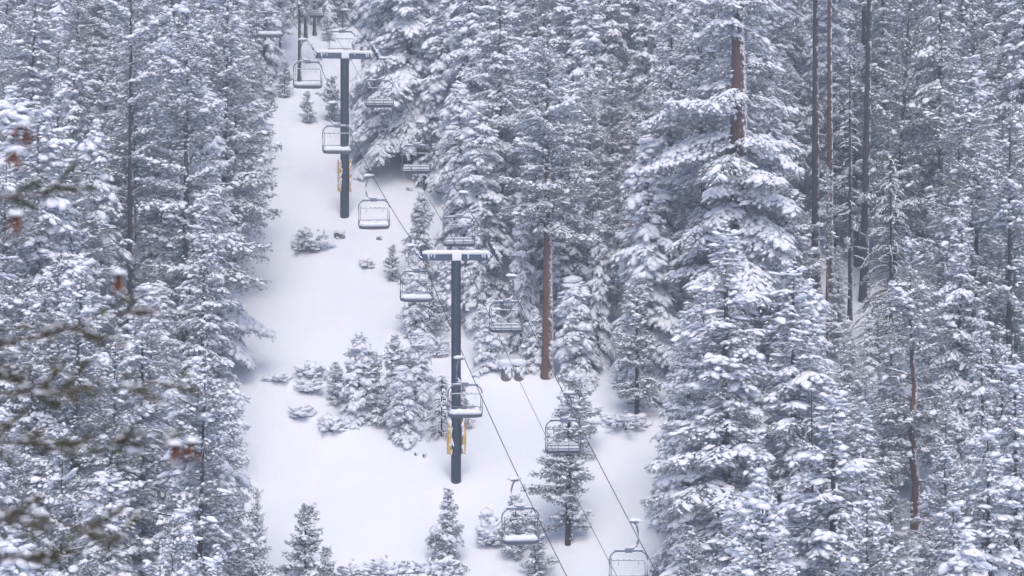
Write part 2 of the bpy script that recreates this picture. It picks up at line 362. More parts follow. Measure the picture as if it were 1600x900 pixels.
protos = {}
def make_tree(key, name, H, r, bark, **kw):
    """a prototype tree: an Empty with trunk and crown; the first placing uses it, later ones copy it"""
    root = empty(name); root['H'] = H
    trunk_mb(H, r, kw['seed'], wob=kw.pop('wob', 0.006)).build('trunk', bark, root)
    mb, nm = crown_mb(H, **kw)
    me = mb.mesh('crown', [nm, M_tsnow, M_twig]); o = bpy.data.objects.new('crown', me); C.objects.link(o); o.parent = root
    protos[key] = dict(root=root, H=H, R=kw['Rm'], c0=kw['c0'], used=False, name=name, prof=PR[kw['habit']]['prof'])
    return root
def put(key, x, y, z, s=1.0, rz=0.0, tilt=(0, 0), sw=None):
    p = protos[key]; src = p['root']
    if not p['used']: o = src; p['used'] = True
    else:
        o = src.copy(); C.objects.link(o)
        for ch in src.children:
            c_ = ch.copy(); C.objects.link(c_); c_.parent = o
    o.location = (x, y, z); o.rotation_euler = (tilt[0], tilt[1], rz); sw = sw or s; o.scale = (sw, sw, s)
    if 'H' in o.keys(): del o['H']
    return o

# ---------------------------------------------------------------- tree prototypes
FT = ['fir_a', 'fir_b', 'fir_c', 'fir_d']; LT = ['lad_a', 'lad_b', 'lad_c']; PT = ['pin_a', 'pin_b', 'pin_c', 'pin_d']; TT = ['tall_a', 'tall_b']
make_tree('fir_a', 'fir_tree', 22, .30, M_bark, c0=.06, Rm=3.6, habit='fir', seed=1)
make_tree('fir_b', 'fir_tree', 25, .34, M_bark, c0=.10, Rm=3.9, habit='fir', seed=2, snow=.9)
make_tree('fir_c', 'fir_tree', 19, .26, M_bark, c0=.05, Rm=3.5, habit='fir', seed=3, snow=1.05)
make_tree('fir_d', 'fir_tree', 23, .30, M_darkbark, c0=.08, Rm=3.4, habit='fir', seed=4, snow=.7, thin=.9)
make_tree('lad_a', 'fir_tree', 24, .42, M_darkbark, c0=.10, Rm=4.0, habit='laden', seed=11)
make_tree('lad_b', 'fir_tree', 20, .30, M_bark, c0=.06, Rm=3.6, habit='laden', seed=12)
make_tree('lad_c', 'fir_tree', 16, .24, M_bark, c0=.05, Rm=3.1, habit='laden', seed=13)
make_tree('pin_a', 'pine_tree', 23, .30, M_bark, c0=.18, Rm=3.6, habit='pine', seed=21)
make_tree('pin_b', 'pine_tree', 20, .26, M_bark, c0=.12, Rm=3.3, habit='pine', seed=22, snow=.9)
make_tree('pin_c', 'pine_tree', 17, .22, M_bark, c0=.08, Rm=3.1, habit='pine', seed=23, snow=1.05)
make_tree('pin_d', 'pine_tree', 22, .28, M_darkbark, c0=.15, Rm=3.7, habit='pine', seed=24, snow=.55)
make_tree('tall_a', 'pine_tree', 30, .36, M_darkbark, c0=.50, Rm=2.4, habit='pine', seed=31, snow=.7, thin=.9)
make_tree('tall_b', 'pine_tree', 28, .33, M_bark, c0=.42, Rm=2.6, habit='fir', seed=32, snow=.8)

placed = []      # (px silhouettes for the forest filler)
def register(key, x, y, z, s, sw=None):
    p = protos[key]; placed.append((key, x, y, z, s, sw or s))
things = []
hand_n = {}
def T(key, px, pyb, pyt, label, cat='tree', group=None, w=1.0, rz=None, tilt=(0, 0)):
    """stand a tree on the ground seen at (px, pyb), as tall as the photograph shows it (top at pyt)"""
    x, y, z = hit(px, pyb); H = (pyb - pyt) / F * y; s = H / protos[key]['H']
    o = put(key, x, y, z - 0.15, s, random.uniform(0, 6.28) if rz is None else rz, tilt, s * w)
    tag(o, label, cat, group or ('%ss standing in the snow' % protos[key]['name'].replace('_', ' '))); register(key, x, y, z, s, s * w)
    return o

# ---------------------------------------------------------------- the chairlift: wires
YAW = math.atan2(V_[1], V_[0])
def on_line(px, off):
    """distance s along the lift line (from the lower tower) where the plan line offset by off shows at column px"""
    k = (px - 800) / F; P0 = T1 + off * V_
    return (k * P0[1] - P0[0]) / (U[0] - k * U[1])
def wire(off, upper, span, lower):
    segs = []
    for pts in (upper, span, lower):
        s = np.array([on_line(px, off) for px, py in pts]); Y = (T1 + off * V_)[1] + s * U[1]; Z = (450 - np.array([p[1] for p in pts])) / F * Y
        segs.append((s, Z))
    L_ = LT12
    def fit(s, Z, deg): return np.polyfit(s, Z, deg)
    cu, cs, cl = fit(*segs[0], 1), fit(*segs[1], 2), fit(*segs[2], 2)
    def z(s):
        s = np.asarray(s, float); return np.where(s > L_, np.polyval(cu, s) - np.polyval(cu, L_) + np.polyval(cs, L_), np.where(s > 0, np.polyval(cs, s), np.polyval(cl, s) - np.polyval(cl, 0) + np.polyval(cs, 0)))
    def P(s): q = T1 + off * V_ + s * U; return np.array([q[0], q[1], float(z(s))])
    return P
GA = 2.5
WL = wire(-GA, [(494, 85), (457, 35), (427, 0)], [(494, 85), (513, 133), (543, 197), (557, 230), (598, 300), (612, 327), (649, 381), (655, 394)],
          [(655, 394), (669, 432), (707, 517), (721, 557), (753, 620), (804, 738), (844, 821), (884, 900)])
WR = wire(GA, [(587, 84), (543, 30), (518, 0)], [(587, 84), (613, 123), (630, 153), (655, 200), (680, 243), (713, 300), (737, 334), (755, 360), (773, 392)],
          [(773, 392), (800, 443), (840, 531), (859, 571), (897, 643), (942, 726), (960, 772), (1031, 900)])
WC = wire(0.4, [(543, 83), (538, 75), (518, 47)], [(543, 83), (649, 273), (668, 310), (693, 349), (722, 396)],
          [(722, 396), (736, 419), (755, 461), (784, 531), (813, 595), (851, 670), (912, 794), (946, 858)])
for nm, W_, r_, lab in (('haul_rope', WL, .028, 'steel haul rope of the lift on the left side of the two towers'),
                        ('haul_rope', WR, .028, 'steel haul rope of the lift on the right side of the two towers'),
                        ('comm_line', WC, .018, 'thin communication line strung down the middle between the two haul ropes')):
    mb = MB(); ss = np.linspace(-48, 80, 160); mb.tube([W_(s) for s in ss], r_, 6); tag(mb.build(nm, M_cable), lab, 'cable', 'wires of the chairlift')

# ---------------------------------------------------------------- the chairlift: towers
def snow_slab(mb, x0, x1, yw, z, h, m=0, seed=0, seg=26):
    """a rounded loaf of snow along local x"""
    rng = np.random.default_rng(seed); xs = np.linspace(x0, x1, seg); n = 14; V = []
    for k, x in enumerate(xs):
        e = min(1, min(x - x0, x1 - x) / (0.12) + 0.05) ** 0.5; hh = h * e * (1 + 0.08 * math.sin(k * 0.9 + seed) + rng.normal(0, .02)); w_ = yw * (0.75 + 0.25 * e)
        for q in range(n):
            a = math.pi * q / (n - 1); V.append([x, -math.cos(a) * w_ / 2, z + (math.sin(a) ** 0.55) * hh - (0.03 if q in (0, n - 1) else 0)])
    V = np.array(V); f = [[k * n + q, (k + 1) * n + q, (k + 1) * n + q + 1, k * n + q + 1] for k in range(seg - 1) for q in range(n - 1)]
    f += [[k * n, k * n + n - 1, (k + 1) * n + n - 1, (k + 1) * n] for k in range(seg - 1)]
    mb.add(V, f, m)
    for e in (0, seg - 1): mb.add(V[e * n:(e + 1) * n], [list(range(n))], m)
def lift_tower(Tp, zbeam, r, padz, W, lab, sg_seed, pad_bend):
    base = float(ground(*Tp)); root = empty('lift_tower', (Tp[0], Tp[1], base), YAW); h = zbeam - base
    mb = MB(); mb.tube([[0, 0, -1.0], [0, 0, 3.9], [0, 0, 3.9], [0, 0, h - 0.25]], [r * 1.02, r * 1.02, r * 0.98, r * 0.97], 12)
    mb.s = [np.zeros(len(q), bool) for q in mb.s]
    pole = mb.build('pole', M_tower, root)
    mb = MB(); mb.tube([[0, 0, h * .62], [0, 0, h * .62 + .06]], r * 1.04, 40); mb.build('flange', M_tower, pole)
    mb = MB(); mb.box((0.02, 0, h - .02), (4.52, 0.42, 0.42), bev=.03); mb.build('crossarm', M_beam, root)
    mb = MB(); snow_slab(mb, -2.28, 2.32, 0.56, h + 0.19, 0.27, 0, sg_seed)
    rng = np.random.default_rng(sg_seed)
    mb.box((0, -.235, h + .06), (.62, .10, .62), bev=.049)      # snow sagging over the front of the joint
    for x in (-1.95, -1.9, -1.72, -1.5, .75, 1.85, 2.08, 2.16, 1.7):
        L = rng.uniform(.12, .42); mb.tube([[x, -.23, h + .22], [x + .02, -.24, h + .05], [x + rng.uniform(-.02, .08), -.24, h + .15 - L]], [.06, .05, .012], 7)
    mb.build('snow_cap', M_snow, root)
    for sd in (-1, 1):
        c0 = W[0 if sd < 0 else 1](0 if Tp is T1 else LT12); loc = Matrix.Rotation(-YAW, 3, 'Z') @ Vector((c0[0] - Tp[0], c0[1] - Tp[1], c0[2] - base))
        lx, lz = loc.x, loc.z; sl = 0.44
        mb = MB(); mb.tube([[lx, -1.25, lz - .25 - 1.25 * sl], [lx, 0, lz - .30], [lx, 1.25, lz - .25 + 1.25 * sl]], .07, 8)
        mb.box(((lx + sd * -.28), 0, lz - .28), (.5, .16, .16), bev=.03)
        sh = mb.build('sheave_frame', M_beam, root)
        for q in range(6):
            yy = -1.15 + q * .46; mb = MB(); mb.tube([[lx - .05, yy, lz - .17 + yy * sl], [lx + .05, yy, lz - .17 + yy * sl]], .15, 18); mb.build('sheave', M_slat, sh)
        mb = MB(); n = 22; yy = rng.uniform(-1.3, 1.3, n); P = np.stack([lx + sd * .1 + rng.normal(0, .06, n), yy, lz + yy * sl - rng.uniform(-.12, .30, n)], 1)
        lumps(mb, P, np.tile([[0, 1, sl]], (n, 1)) + rng.normal(0, .3, (n, 3)), np.array([[.16, .06, .06]]) * rng.uniform(.6, 1.3, (n, 3)), rng, 0, ICO2)
        mb.tube([[lx + sd * .16, -1.35, lz - .50], [lx + sd * .2, 0, lz - .02], [lx + sd * .18, 1.3, lz + .45]], .035, 6)
        mb.build('rime', M_snow, sh)
        mb = MB(); mb.tube([[sd * 1.95 + .1, -.1, h - .2], [sd * 1.95 + .1, -.1, h - .42], [lx, -.1, lz - .35]], .04, 6); mb.build('bracket', M_beam, root)
    for sd in (-1, 1):
        n = 11; a0 = R(-42) if sd > 0 else R(180 - 42); zz = np.linspace(padz[0], padz[1], 16); V = []; ro = r + .21
        mb = MB()
        for lay, rr in ((0, r + .06), (1, ro)):
            for z in zz:
                fz = (z - padz[0]) / (padz[1] - padz[0]); bulge = pad_bend * math.sin(fz * math.pi) * (.10 if sd > 0 else .03) + pad_bend * (.06 * (1 - fz))
                ext = 1 - pad_bend * .45 * abs(fz - .5)
                for q in range(n):
                    a = a0 + (R(84) * q / (n - 1) - R(42)) * ext + R(42); V.append([(rr + bulge) * math.cos(a), (rr + bulge) * math.sin(a), z])
        k = 16; f = []
        for lay in (0, 1):
            o_ = lay * k * n
            for a in range(k - 1):
                for b_ in range(n - 1):
                    q = [o_ + a * n + b_, o_ + a * n + b_ + 1, o_ + (a + 1) * n + b_ + 1, o_ + (a + 1) * n + b_]; f.append(q if lay else q[::-1])
        o_ = k * n
        for a in range(k - 1):
            for b_ in (0, n - 1): f.append([a * n + b_, (a + 1) * n + b_, o_ + (a + 1) * n + b_, o_ + a * n + b_])
        for b_ in range(n - 1):
            for a in (0, k - 1): f.append([a * n + b_, a * n + b_ + 1, o_ + a * n + b_ + 1, o_ + a * n + b_])
        mb.add(V, f, 0, False); pd = mb.build('safety_pad', M_pad, root)
        mb = MB(); nn = 24; zz = rng.uniform(padz[0] + .1, padz[1] + .12, nn); aa = a0 + R(42) - sd * R(38) * 1.0 + rng.normal(0, .16, nn); aa = np.where(zz > padz[1] - .1, a0 + R(42) + rng.uniform(-.7, .7, nn), aa)
        P = np.stack([(r + .20) * np.cos(aa), (r + .20) * np.sin(aa), zz], 1)
        lumps(mb, P, np.tile([[0.05, 0, 1.0]], (nn, 1)) + rng.normal(0, .2, (nn, 3)), np.array([[.17, .07, .06]]) * rng.uniform(.5, 1.4, (nn, 3)), rng, 0, ICO2); mb.tube(P[np.argsort(P[:, 2])], .03, 6); mb.build('pad_snow', M_snow, pd)
    for fz in (.45, .66, .78):
        mb = MB(); n = 7; P = np.stack([np.full(n, r * .92), np.full(n, -r * .3), h * fz + rng.normal(0, .09, n)], 1)
        lumps(mb, P, rng.normal(0, 1, (n, 3)), np.array([[.10, .05, .08]]) * rng.uniform(.7, 1.3, (n, 3)), rng, 0, ICO1); mb.build('rime', M_snow, pole)
    return tag(root, lab, 'lift tower', 'towers of the chairlift')
lift_tower(T1, 2.02, .33, (1.75, 3.9), (WL, WR), 'nearer dark blue T-shaped lift tower with curling yellow pads, standing low on the run', 3, 1.0)
lift_tower(T2, 18.60, .36, (2.0, 4.45), (WL, WR), 'farther dark blue T-shaped lift tower with upright yellow pads, high on the run', 5, 0.0)

# ---------------------------------------------------------------- the chairlift: chairs
def rounded_loop(wd, ht, rt, rb, zt, n=7):
    """closed rounded rectangle in x-z, top at zt"""
    P = []
    for (cx, cz, r_, a0) in ((wd / 2 - rt, zt - rt, rt, 0), (-wd / 2 + rt, zt - rt, rt, 90), (-wd / 2 + rb, zt - ht + rb, rb, 180), (wd / 2 - rb, zt - ht + rb, rb, 270)):
        for k in range(n):
            a = R(a0 + 90 * k / (n - 1)); P.append([cx + r_ * math.cos(a), 0, cz + r_ * math.sin(a)])
    P.append(P[0]); return np.array(P)
def make_chair(side):
    """side -1: coming down, seat front to the camera; +1: going up, seen from behind.  origin at the grip on the rope"""
    root = empty('lift_chair'); fr = side; ox = -side * 0.20; zt = -1.60; zb = zt - 1.90
    mb = MB(); mb.box((0, 0, -.02), (.12, .42, .12), bev=.03); mb.box((side * .12, 0, -.04), (.46, .10, .10), bev=.03); g = mb.build('grip', M_steel, root)
    mb = MB(); rng = np.random.default_rng(side + 5); lumps(mb, np.array([[side * .12, 0, .05], [side * .0, 0, .06], [side * .26, 0, .03]]), np.array([[1, 0, 0.0]] * 3), np.array([[.26, .18, .13]] * 3) * rng.uniform(.8, 1.1, (3, 3)), rng, 0, ICO2); mb.build('grip_snow', M_snow, g)
    A = [(0.10, -.05), (.22, -.2), (.30, -.5), (.34, -.85), (.30, -1.13), (.18, -1.36), (0, -1.48), (-.20, -1.50)]
    mb = MB(); mb.tube([[side * a, 0, z] for a, z in A], [.05, .05, .055, .06, .065, .065, .06, .06], 10); hg = mb.build('hanger', M_steel, root)
    mb = MB(); mb.box((ox, -.03, -1.56), (.40, .20, .25), bev=.03); mb.build('hanger_bracket', M_steel, hg)
    mb = MB(); P = np.array([[side * .10, 0, -1.40], [side * -.02, 0, -1.42], [side * -.14, 0, -1.44], [side * .20, 0, -1.28]])
    lumps(mb, P, np.array([[1, 0, .0], [1, 0, 0], [1, 0, 0], [side * .6, 0, .8]]) + 0.0, np.array([[.18, .08, .07]] * 4), rng, 0, ICO2); mb.build('hanger_snow', M_snow, hg)
    off = np.array([ox, 0, 0])
    mb = MB(); mb.tube(rounded_loop(2.08, 1.90, .48, .28, zt) + off, .040, 8, caps=False)
    for s in (-1, 1):   # arms running from the hoop to the seat back
        mb.tube([off + [s * 1.03, 0, zb + .60], off + [s * .97, -fr * .34, zb + .55], off + [s * .98, -fr * .38, zb + .05], off + [s * .95, fr * .2, zb + .03]], .028, 7)
    mb.tube([off + [-.78, 0, zt + .055 - .02], off + [.78, 0, zt + .055 - .02]], .05, 8)
    hp = mb.build('frame', M_steel, root)
    mb = MB(); mb.tube([off + [-.95, fr * .0, zt + .06], off + [-.4, 0, zt + .085], off + [.4, 0, zt + .085], off + [.9, 0, zt + .06]], [.02, .045, .045, .02], 8); mb.build('frame_snow', M_snow, hp)
    # safety bar swung up
    mb = MB(); zz = zt - .52; yb = fr * .16
    mb.tube([off + [-.93, yb * .2, zb + .55], off + [-.93, yb, zz + .12], off + [-.86, yb, zz], off + [.86, yb, zz], off + [.93, yb, zz + .0 - .12], off + [.93, yb * .2, zb + .55]], .022, 7)
    for x in (-.52, .58): mb.tube([off + [x, yb, zz], off + [x, yb, zz - .22], off + [x + .04, yb + fr * .1, zz - .24]], .018, 6)
    for x in (-.6, -.25, .05, .35): mb.tube([off + [x, yb, zz], off + [x + .03, yb, zz + .08]], .028, 6)
    sb = mb.build('safety_bar', M_steel, root)
    mb = MB(); mb.tube([off + [-.8, yb, zz + .03], off + [.8, yb, zz + .03]], .026, 6); mb.build('bar_snow', M_snow, sb)
    # seat pan with a curved lower edge
    mb = MB(); n = 17; xs = np.linspace(-.99, .99, n); V = []
    for x in xs:
        e = 1 - (abs(x) / .99) ** 4; th = (.10 + .08 * e) * (1 if side < 0 else .6)
        for (yy, z) in ((-.27, .16), (-.27, .16 - th), (.27, .14 - th), (.30, .20), (.27, .21)): V.append([x + ox, yy * fr * 1.0, zb + z - (.0 if yy < 0 else .02)])
    k = 5; f = [[a * k + b_, a * k + (b_ + 1) % k, (a + 1) * k + (b_ + 1) % k, (a + 1) * k + b_] for a in range(n - 1) for b_ in range(k)] + [list(range(k)), list(range((n - 1) * k, n * k))]
    for q in f: mb.add(V, [q], 0, False) if False else None
    mb.add(V, [q for q in f if len(q) == 4], 0, False)
    mb.add([V[i_] for i_ in range(k)], [list(range(k))], 0, False); mb.add([V[i_] for i_ in range((n - 1) * k, n * k)], [list(range(k))], 0, False)
    st = mb.build('seat', M_dark, root)
    mb = MB(); snow_slab(mb, ox - .95, ox + .95, .60 if side < 0 else .66, zb + .17, .30 if side < 0 else .46, 0, side + 2); mb.build('seat_snow', M_snow, st)
    # backrest: slats and uprights
    mb = MB(); by = -fr * .36
    mb.tube([off + [-.99, by, zb + .10], off + [-.99, by, zb + .52], off + [-.90, by, zb + .60], off + [.90, by, zb + .60], off + [.99, by, zb + .52], off + [.99, by, zb + .10]], .022, 7)
    if side > 0:
        for z, hgt in ((.47, .04), (.27, .04)): mb.box(off + [0, by - .0, zb + z], (1.90, .03, hgt), 0, .012)
        mb.tube([off + [-.99, by, zb + .03], off + [.99, by, zb + .03]], .022, 7)
        for x in (-.34, .28): mb.tube([off + [x, by - .03, zb + .02], off + [x, by - .03, zb + .60]], .013, 6)
    else:
        for x in (-.34, .28): mb.tube([off + [x, by, zb + .02], off + [x, by, zb + .62]], .015, 6)
    mb.build('backrest', M_slat if side > 0 else M_steel, root)
    return root
def rope_at(W, py):
    ss = np.arange(-46, 120, .05); q = np.array([W(s) for s in ss]); rows = 450 - F * q[:, 2] / q[:, 1]
    k = np.argmin(abs(rows - py)); return q[k], ss[k]
def copy_tree(o, parent=None):
    c_ = o.copy(); C.objects.link(c_); c_.parent = parent
    for ch in o.children: copy_tree(ch, c_)
    return c_
CH = []
Lrows = [(-14, 'topmost down-coming chair, its snow-topped seat half lost among the trees left of the run'),
         (61, 'down-coming chair with snowy seat hanging left of the farther tower head'),
         (160, 'down-coming chair hanging in front of the farther tower pole'),
         (274, 'down-coming chair over open snow, right of the yellow pads of the farther tower'),
         (383, 'down-coming chair with thick snow on its seat, left of the nearer tower head'),
         (558, 'down-coming chair hanging in front of the nearer tower pole above its yellow pads'),
         (748, 'lowest down-coming chair, with a small snowy pine behind it')]
Rrows = [(-42, 'topmost up-going chair, only its seat and slats in the picture'),
         (15, 'up-going chair half hidden behind the snowy head of the farther tower'),
         (90, 'up-going chair in front of a laden fir, right of the farther tower pole'),
         (190, 'up-going chair before dark trunks, above the short post'),
         (300, 'up-going chair partly hidden by the snowy crossarm of the nearer tower'),
         (430, 'up-going chair right of the nearer tower pole, before the small round-topped fir'),
         (613, 'up-going chair in front of the lone sparse pine'),
         (813, 'lowest up-going chair, cut off by the bottom of the picture')]
for side, W, rows, grp in ((-1, WL, Lrows, 'empty chairs coming down the lift'), (1, WR, Rrows, 'empty chairs going up the lift')):
    pr = make_chair(side)
    for k, (py, lab) in enumerate(rows):
        o = pr if k == 0 else copy_tree(pr)
        q, sq = rope_at(W, py + 2); o.scale = (1 + .10 * min(1.3, max(0, (sq + 12) / 50)),) * 3; o.location = q + np.array([side * .16, 0, 0]); o.rotation_euler = (random.uniform(-.03, .03), random.uniform(-.012, .012), YAW * 0.6 + random.uniform(-.05, .05))
        o['label'] = lab; o['category'] = 'ski lift chair'; o['group'] = grp; CH.append((q, side))

# ---------------------------------------------------------------- special trees
def dead_tree(H, r, seed, nb, L0, c0=.2, prof=.8):
    root = empty('dead_tree'); trunk_mb(H, r, seed).build('trunk', M_darkbark if seed % 2 else M_bark, root); rng = np.random.default_rng(seed); mb = MB()
    for k in range(nb):
        f = rng.random(); z = H * (c0 + (1 - c0) * f); a = rng.uniform(0, 6.28); L = L0 * (1 - f) ** prof * rng.uniform(.5, 1.2) + .3; n = 9; t = np.linspace(0, 1, n)
        ang = rng.uniform(.0, .5) - 1.5 * t * rng.uniform(.5, 1.1); hx = np.cumsum(np.cos(ang)) * L / n; hz = z + np.cumsum(np.sin(ang)) * L / n; aa = a + rng.normal(0, .3) * t
        P = np.stack([hx * np.cos(aa), hx * np.sin(aa), hz], 1); mb.tube(P, np.linspace(.035, .008, n), 5, 0, False)
        D = np.gradient(P, axis=0); lumps(mb, P[1:] + [0, 0, .04], D[1:], np.tile([[L / n * .8, .05, .045]], (n - 1, 1)) * rng.uniform(.6, 1.3, (n - 1, 3)), rng)
        for q in range(2, n, 1):
            for s in (-1, 1):
                d_ = np.array([math.cos(aa[q] + s * .9), math.sin(aa[q] + s * .9), -.5]) * L * .22 * rng.uniform(.4, 1.1); mb.tube([P[q], P[q] + d_], [.014, .006], 3, 0, False)
                if rng.random() < .6: lumps(mb, np.array([P[q] + d_ * .6 + [0, 0, .02]]), np.array([d_]), np.array([[np.linalg.norm(d_) * .45, .04, .035]]), rng)
    me = mb.mesh('crown', [M_twig, M_tsnow]); o = bpy.data.objects.new('branches', me); C.objects.link(o); o.parent = root
    return root
def addproto(key, root, H, Rm, c0): protos[key] = dict(root=root, H=H, R=Rm, c0=c0, used=False, name=root.name.split('.')[0], prof=PR['fir']['prof'])

make_tree('old', 'old_fir_tree', 36, .95, M_redbark, c0=.17, Rm=6.6, habit='fir', seed=41, gap=(17.0, 27.0, .42), wob=.03, thin=.7, wr=.36, sparse=.16, snow=1.1)
make_tree('redp', 'pine_tree', 25.5, .44, M_orange, c0=.40, Rm=3.7, habit='pine', seed=42, snow=.95, thin=1.1, wob=.003)
make_tree('leftp', 'pine_tree', 29, .33, M_darkbark, c0=.12, Rm=4.3, habit='pine', seed=43, snow=.85, gap=(4.5, 22, .62), thin=.8, wob=.004)
make_tree('wig', 'pine_tree', 19, .30, M_orange, c0=.17, Rm=3.2, habit='pine', seed=44, snow=.85, gap=(2, 12, .35), thin=.85, wob=.11)
make_tree('edge', 'pine_tree', 24, .33, M_darkbark, c0=.12, Rm=4.6, habit='pine', seed=45, snow=.5, gap=(10, 17, .5), thin=.8, wob=.01)
make_tree('mast', 'tall_pine_tree', 34, .27, M_darkbark, c0=.60, Rm=2.3, habit='pine', seed=46, snow=.8, thin=.7, wob=.004)
make_tree('mastr', 'tall_pine_tree', 34, .24, M_redbark, c0=.62, Rm=2.0, habit='pine', seed=47, snow=.8, thin=.7, wob=.004)
make_tree('redn', 'red_needled_fir_tree', 13, .16, M_redbark, c0=.06, Rm=2.2, habit='pine', seed=48, snow=1.0, needles=M_red)
make_tree('lone', 'pine_tree', 10.5, .26, M_darkbark, c0=.10, Rm=2.05, habit='pine', seed=51, snow=.85, fine=.75, thin=1.9)
make_tree('lone2', 'pine_tree', 6.5, .10, M_bark, c0=.1, Rm=2.6, habit='pine', seed=52, snow=.75, fine=.75, sparse=.35)
make_tree('slim', 'pine_tree', 9.7, .20, M_darkbark, c0=.10, Rm=1.8, habit='pine', seed=53, snow=.9, fine=.75, thin=1.9)
make_tree('yf_a', 'young_fir_tree', 6.0, .09, M_bark, c0=.02, Rm=1.6, habit='fir', seed=61, fine=.62, thin=1.9)
make_tree('yf_b', 'young_fir_tree', 6.0, .09, M_bark, c0=.02, Rm=1.75, habit='laden', seed=62, fine=.7, thin=1.8, snow=1.2)
make_tree('yf_c', 'young_fir_tree', 4.6, .07, M_bark, c0=.02, Rm=1.15, habit='fir', seed=63, fine=.6, thin=2.2, snow=.9)
make_tree('yp_a', 'young_pine_tree', 5.0, .08, M_bark, c0=.03, Rm=1.35, habit='pine', seed=64, fine=.62, thin=1.8)
make_tree('yp_b', 'young_pine_tree', 4.0, .06, M_bark, c0=.03, Rm=1.3, habit='pine', seed=65, fine=.62, thin=1.5, sparse=.1)
addproto('dead_a', dead_tree(16, .18, 71, 190, 3.2), 16, 2.5, .2)
addproto('dead_b', dead_tree(4.5, .07, 72, 80, 1.3, .05), 4.5, 1.0, .05)
addproto('snag', dead_tree(22, .17, 73, 60, 1.0, .2), 22, .5, .2)

# beside and beyond the run, left
T('leftp', 205, 560, -70, 'tall pine with long dark bare-looking trunk showing through, upper left forest', rz=0)
T('pin_a', 292, 640, -5, 'big speckled pine beside the tall dark-trunked one, left forest', rz=2)
T('lad_b', 322, 590, 120, 'laden fir at the left run edge with brown trunk showing low down')
T('pin_c', 368, 425, 60, 'pine at the left edge of the run level with the farther tower')
T('fir_a', 318, 760, 300, 'fir at the left run edge, level with the yellow pads of the nearer tower')
T('fir_d', 222, 990, 470, 'dark fir with bare inner twigs, lower left forest front', w=1.15)
T('pin_b', 330, 1060, 640, 'speckled pine at the bottom left, in front of the dark fir')
T('pin_c', 402, 985, 760, 'pine poking up from the bottom edge left of the open run', w=.75)
T('fir_c', 60, 800, 150, 'broad fir behind the blurred foreground twigs, far left')
T('tall_b', 468, 128, -140, 'pine with brown trunk just behind the upper left chair', rz=1)
T('tall_a', 478, 60, -200, 'left of the two dark trunks behind the topmost up-going chair')
T('tall_a', 492, 55, -200, 'right of the two dark trunks behind the topmost up-going chair')
T('yp_a', 480, 192, 140, 'sapling below the upper left chair, on the open snow')
T('yp_b', 519, 190, 118, 'slim sapling just left of the farther tower pole')
T('yf_a', 510, 62, 18, 'young fir in the snowy gap at the very top of the run')
T('yp_a', 445, 152, 95, 'sapling at the left border of the run top')
T('yf_c', 420, 168, 110, 'small fir at the left border of the run, above the broad pine')
T('lad_c', 414, 128, -90, 'laden fir closing the forest left of the topmost down-coming chair')
T('pin_b', 438, 84, -110, 'speckled pine behind the topmost down-coming chair', w=.8)
T('fir_c', 392, 150, -40, 'fir at the left border where the run is narrowest')
T('pin_c', 536, 44, -110, 'pine with dark foot right behind the farther tower head, top of the run', w=.7)
T('lad_c', 452, 30, -160, 'laden fir at the very top, left of the two dark trunks', w=.8)
T('fir_c', 508, 22, -160, 'fir at the very top, right of the two dark trunks', w=.8)
# right of the upper run
T('lad_a', 603, 228, -330, 'huge laden fir with its dark trunk foot right of the farther tower', w=.72)
T('lad_b', 622, 236, -120, 'laden fir just right of the huge one, over the up-going chairs')
T('lad_a', 641, 262, -280, 'laden fir with thick dark trunk behind the chair above the short post', rz=2)
T('lad_c', 690, 285, -10, 'laden fir at the right border of the upper run')
T('lad_a', 735, 322, -90, 'tall laden fir behind the head of the nearer tower', rz=4)
T('fir_b', 782, 400, -60, 'tall grey fir between the nearer tower and the red-trunked pine')
T('yf_a', 658, 440, 297, 'young pointed fir left of the nearer tower head', w=.8)
T('yp_a', 613, 438, 380, 'small pine on the open snow left of the nearer tower')
T('yf_b', 650, 525, 415, 'snow-heaped young fir behind the chair left of the nearer tower')
T('yp_b', 671, 528, 440, 'crooked young pine on a bare stem left of the nearer tower pole')
T('yf_b', 700, 505, 400, 'young laden fir directly behind the nearer tower pole')
T('lad_c', 745, 525, 330, 'laden fir right of the nearer tower pole', w=.75)
T('yf_b', 765, 577, 464, 'small fir with round snow cap behind the chair right of the nearer tower')
T('lad_c', 812, 550, 300, 'laden fir between the round-capped fir and the red trunk', w=.7)
T('redp', 856, 588, 35, 'tall pine with bare reddish trunk, one side plastered with snow', rz=0)
T('yf_b', 900, 590, 430, 'snow-heaped fir just right of the red trunk', w=1.0)
T('lad_c', 935, 570, 330, 'laden fir standing right of and behind the red trunk', w=.7)
T('yf_b', 838, 577, 480, 'low laden fir tucked against the left of the red trunk')
T('snag', 917, 580, 330, 'leaning dark bare trunk right of the red-trunked pine', tilt=(0, .12))
T('slim', 996, 652, 430, 'slim pine with dark foot on open snow between lift and right forest')
T('lone', 889, 850, 590, 'lone sparse pine under the up-going rope, trunk foot showing in open snow')
T('lone2', 905, 722, 590, 'thin pine with wide spreading boughs behind the lone sparse pine')
T('redn', 957, 330, 85, 'fir with reddish-brown needles, upper middle')
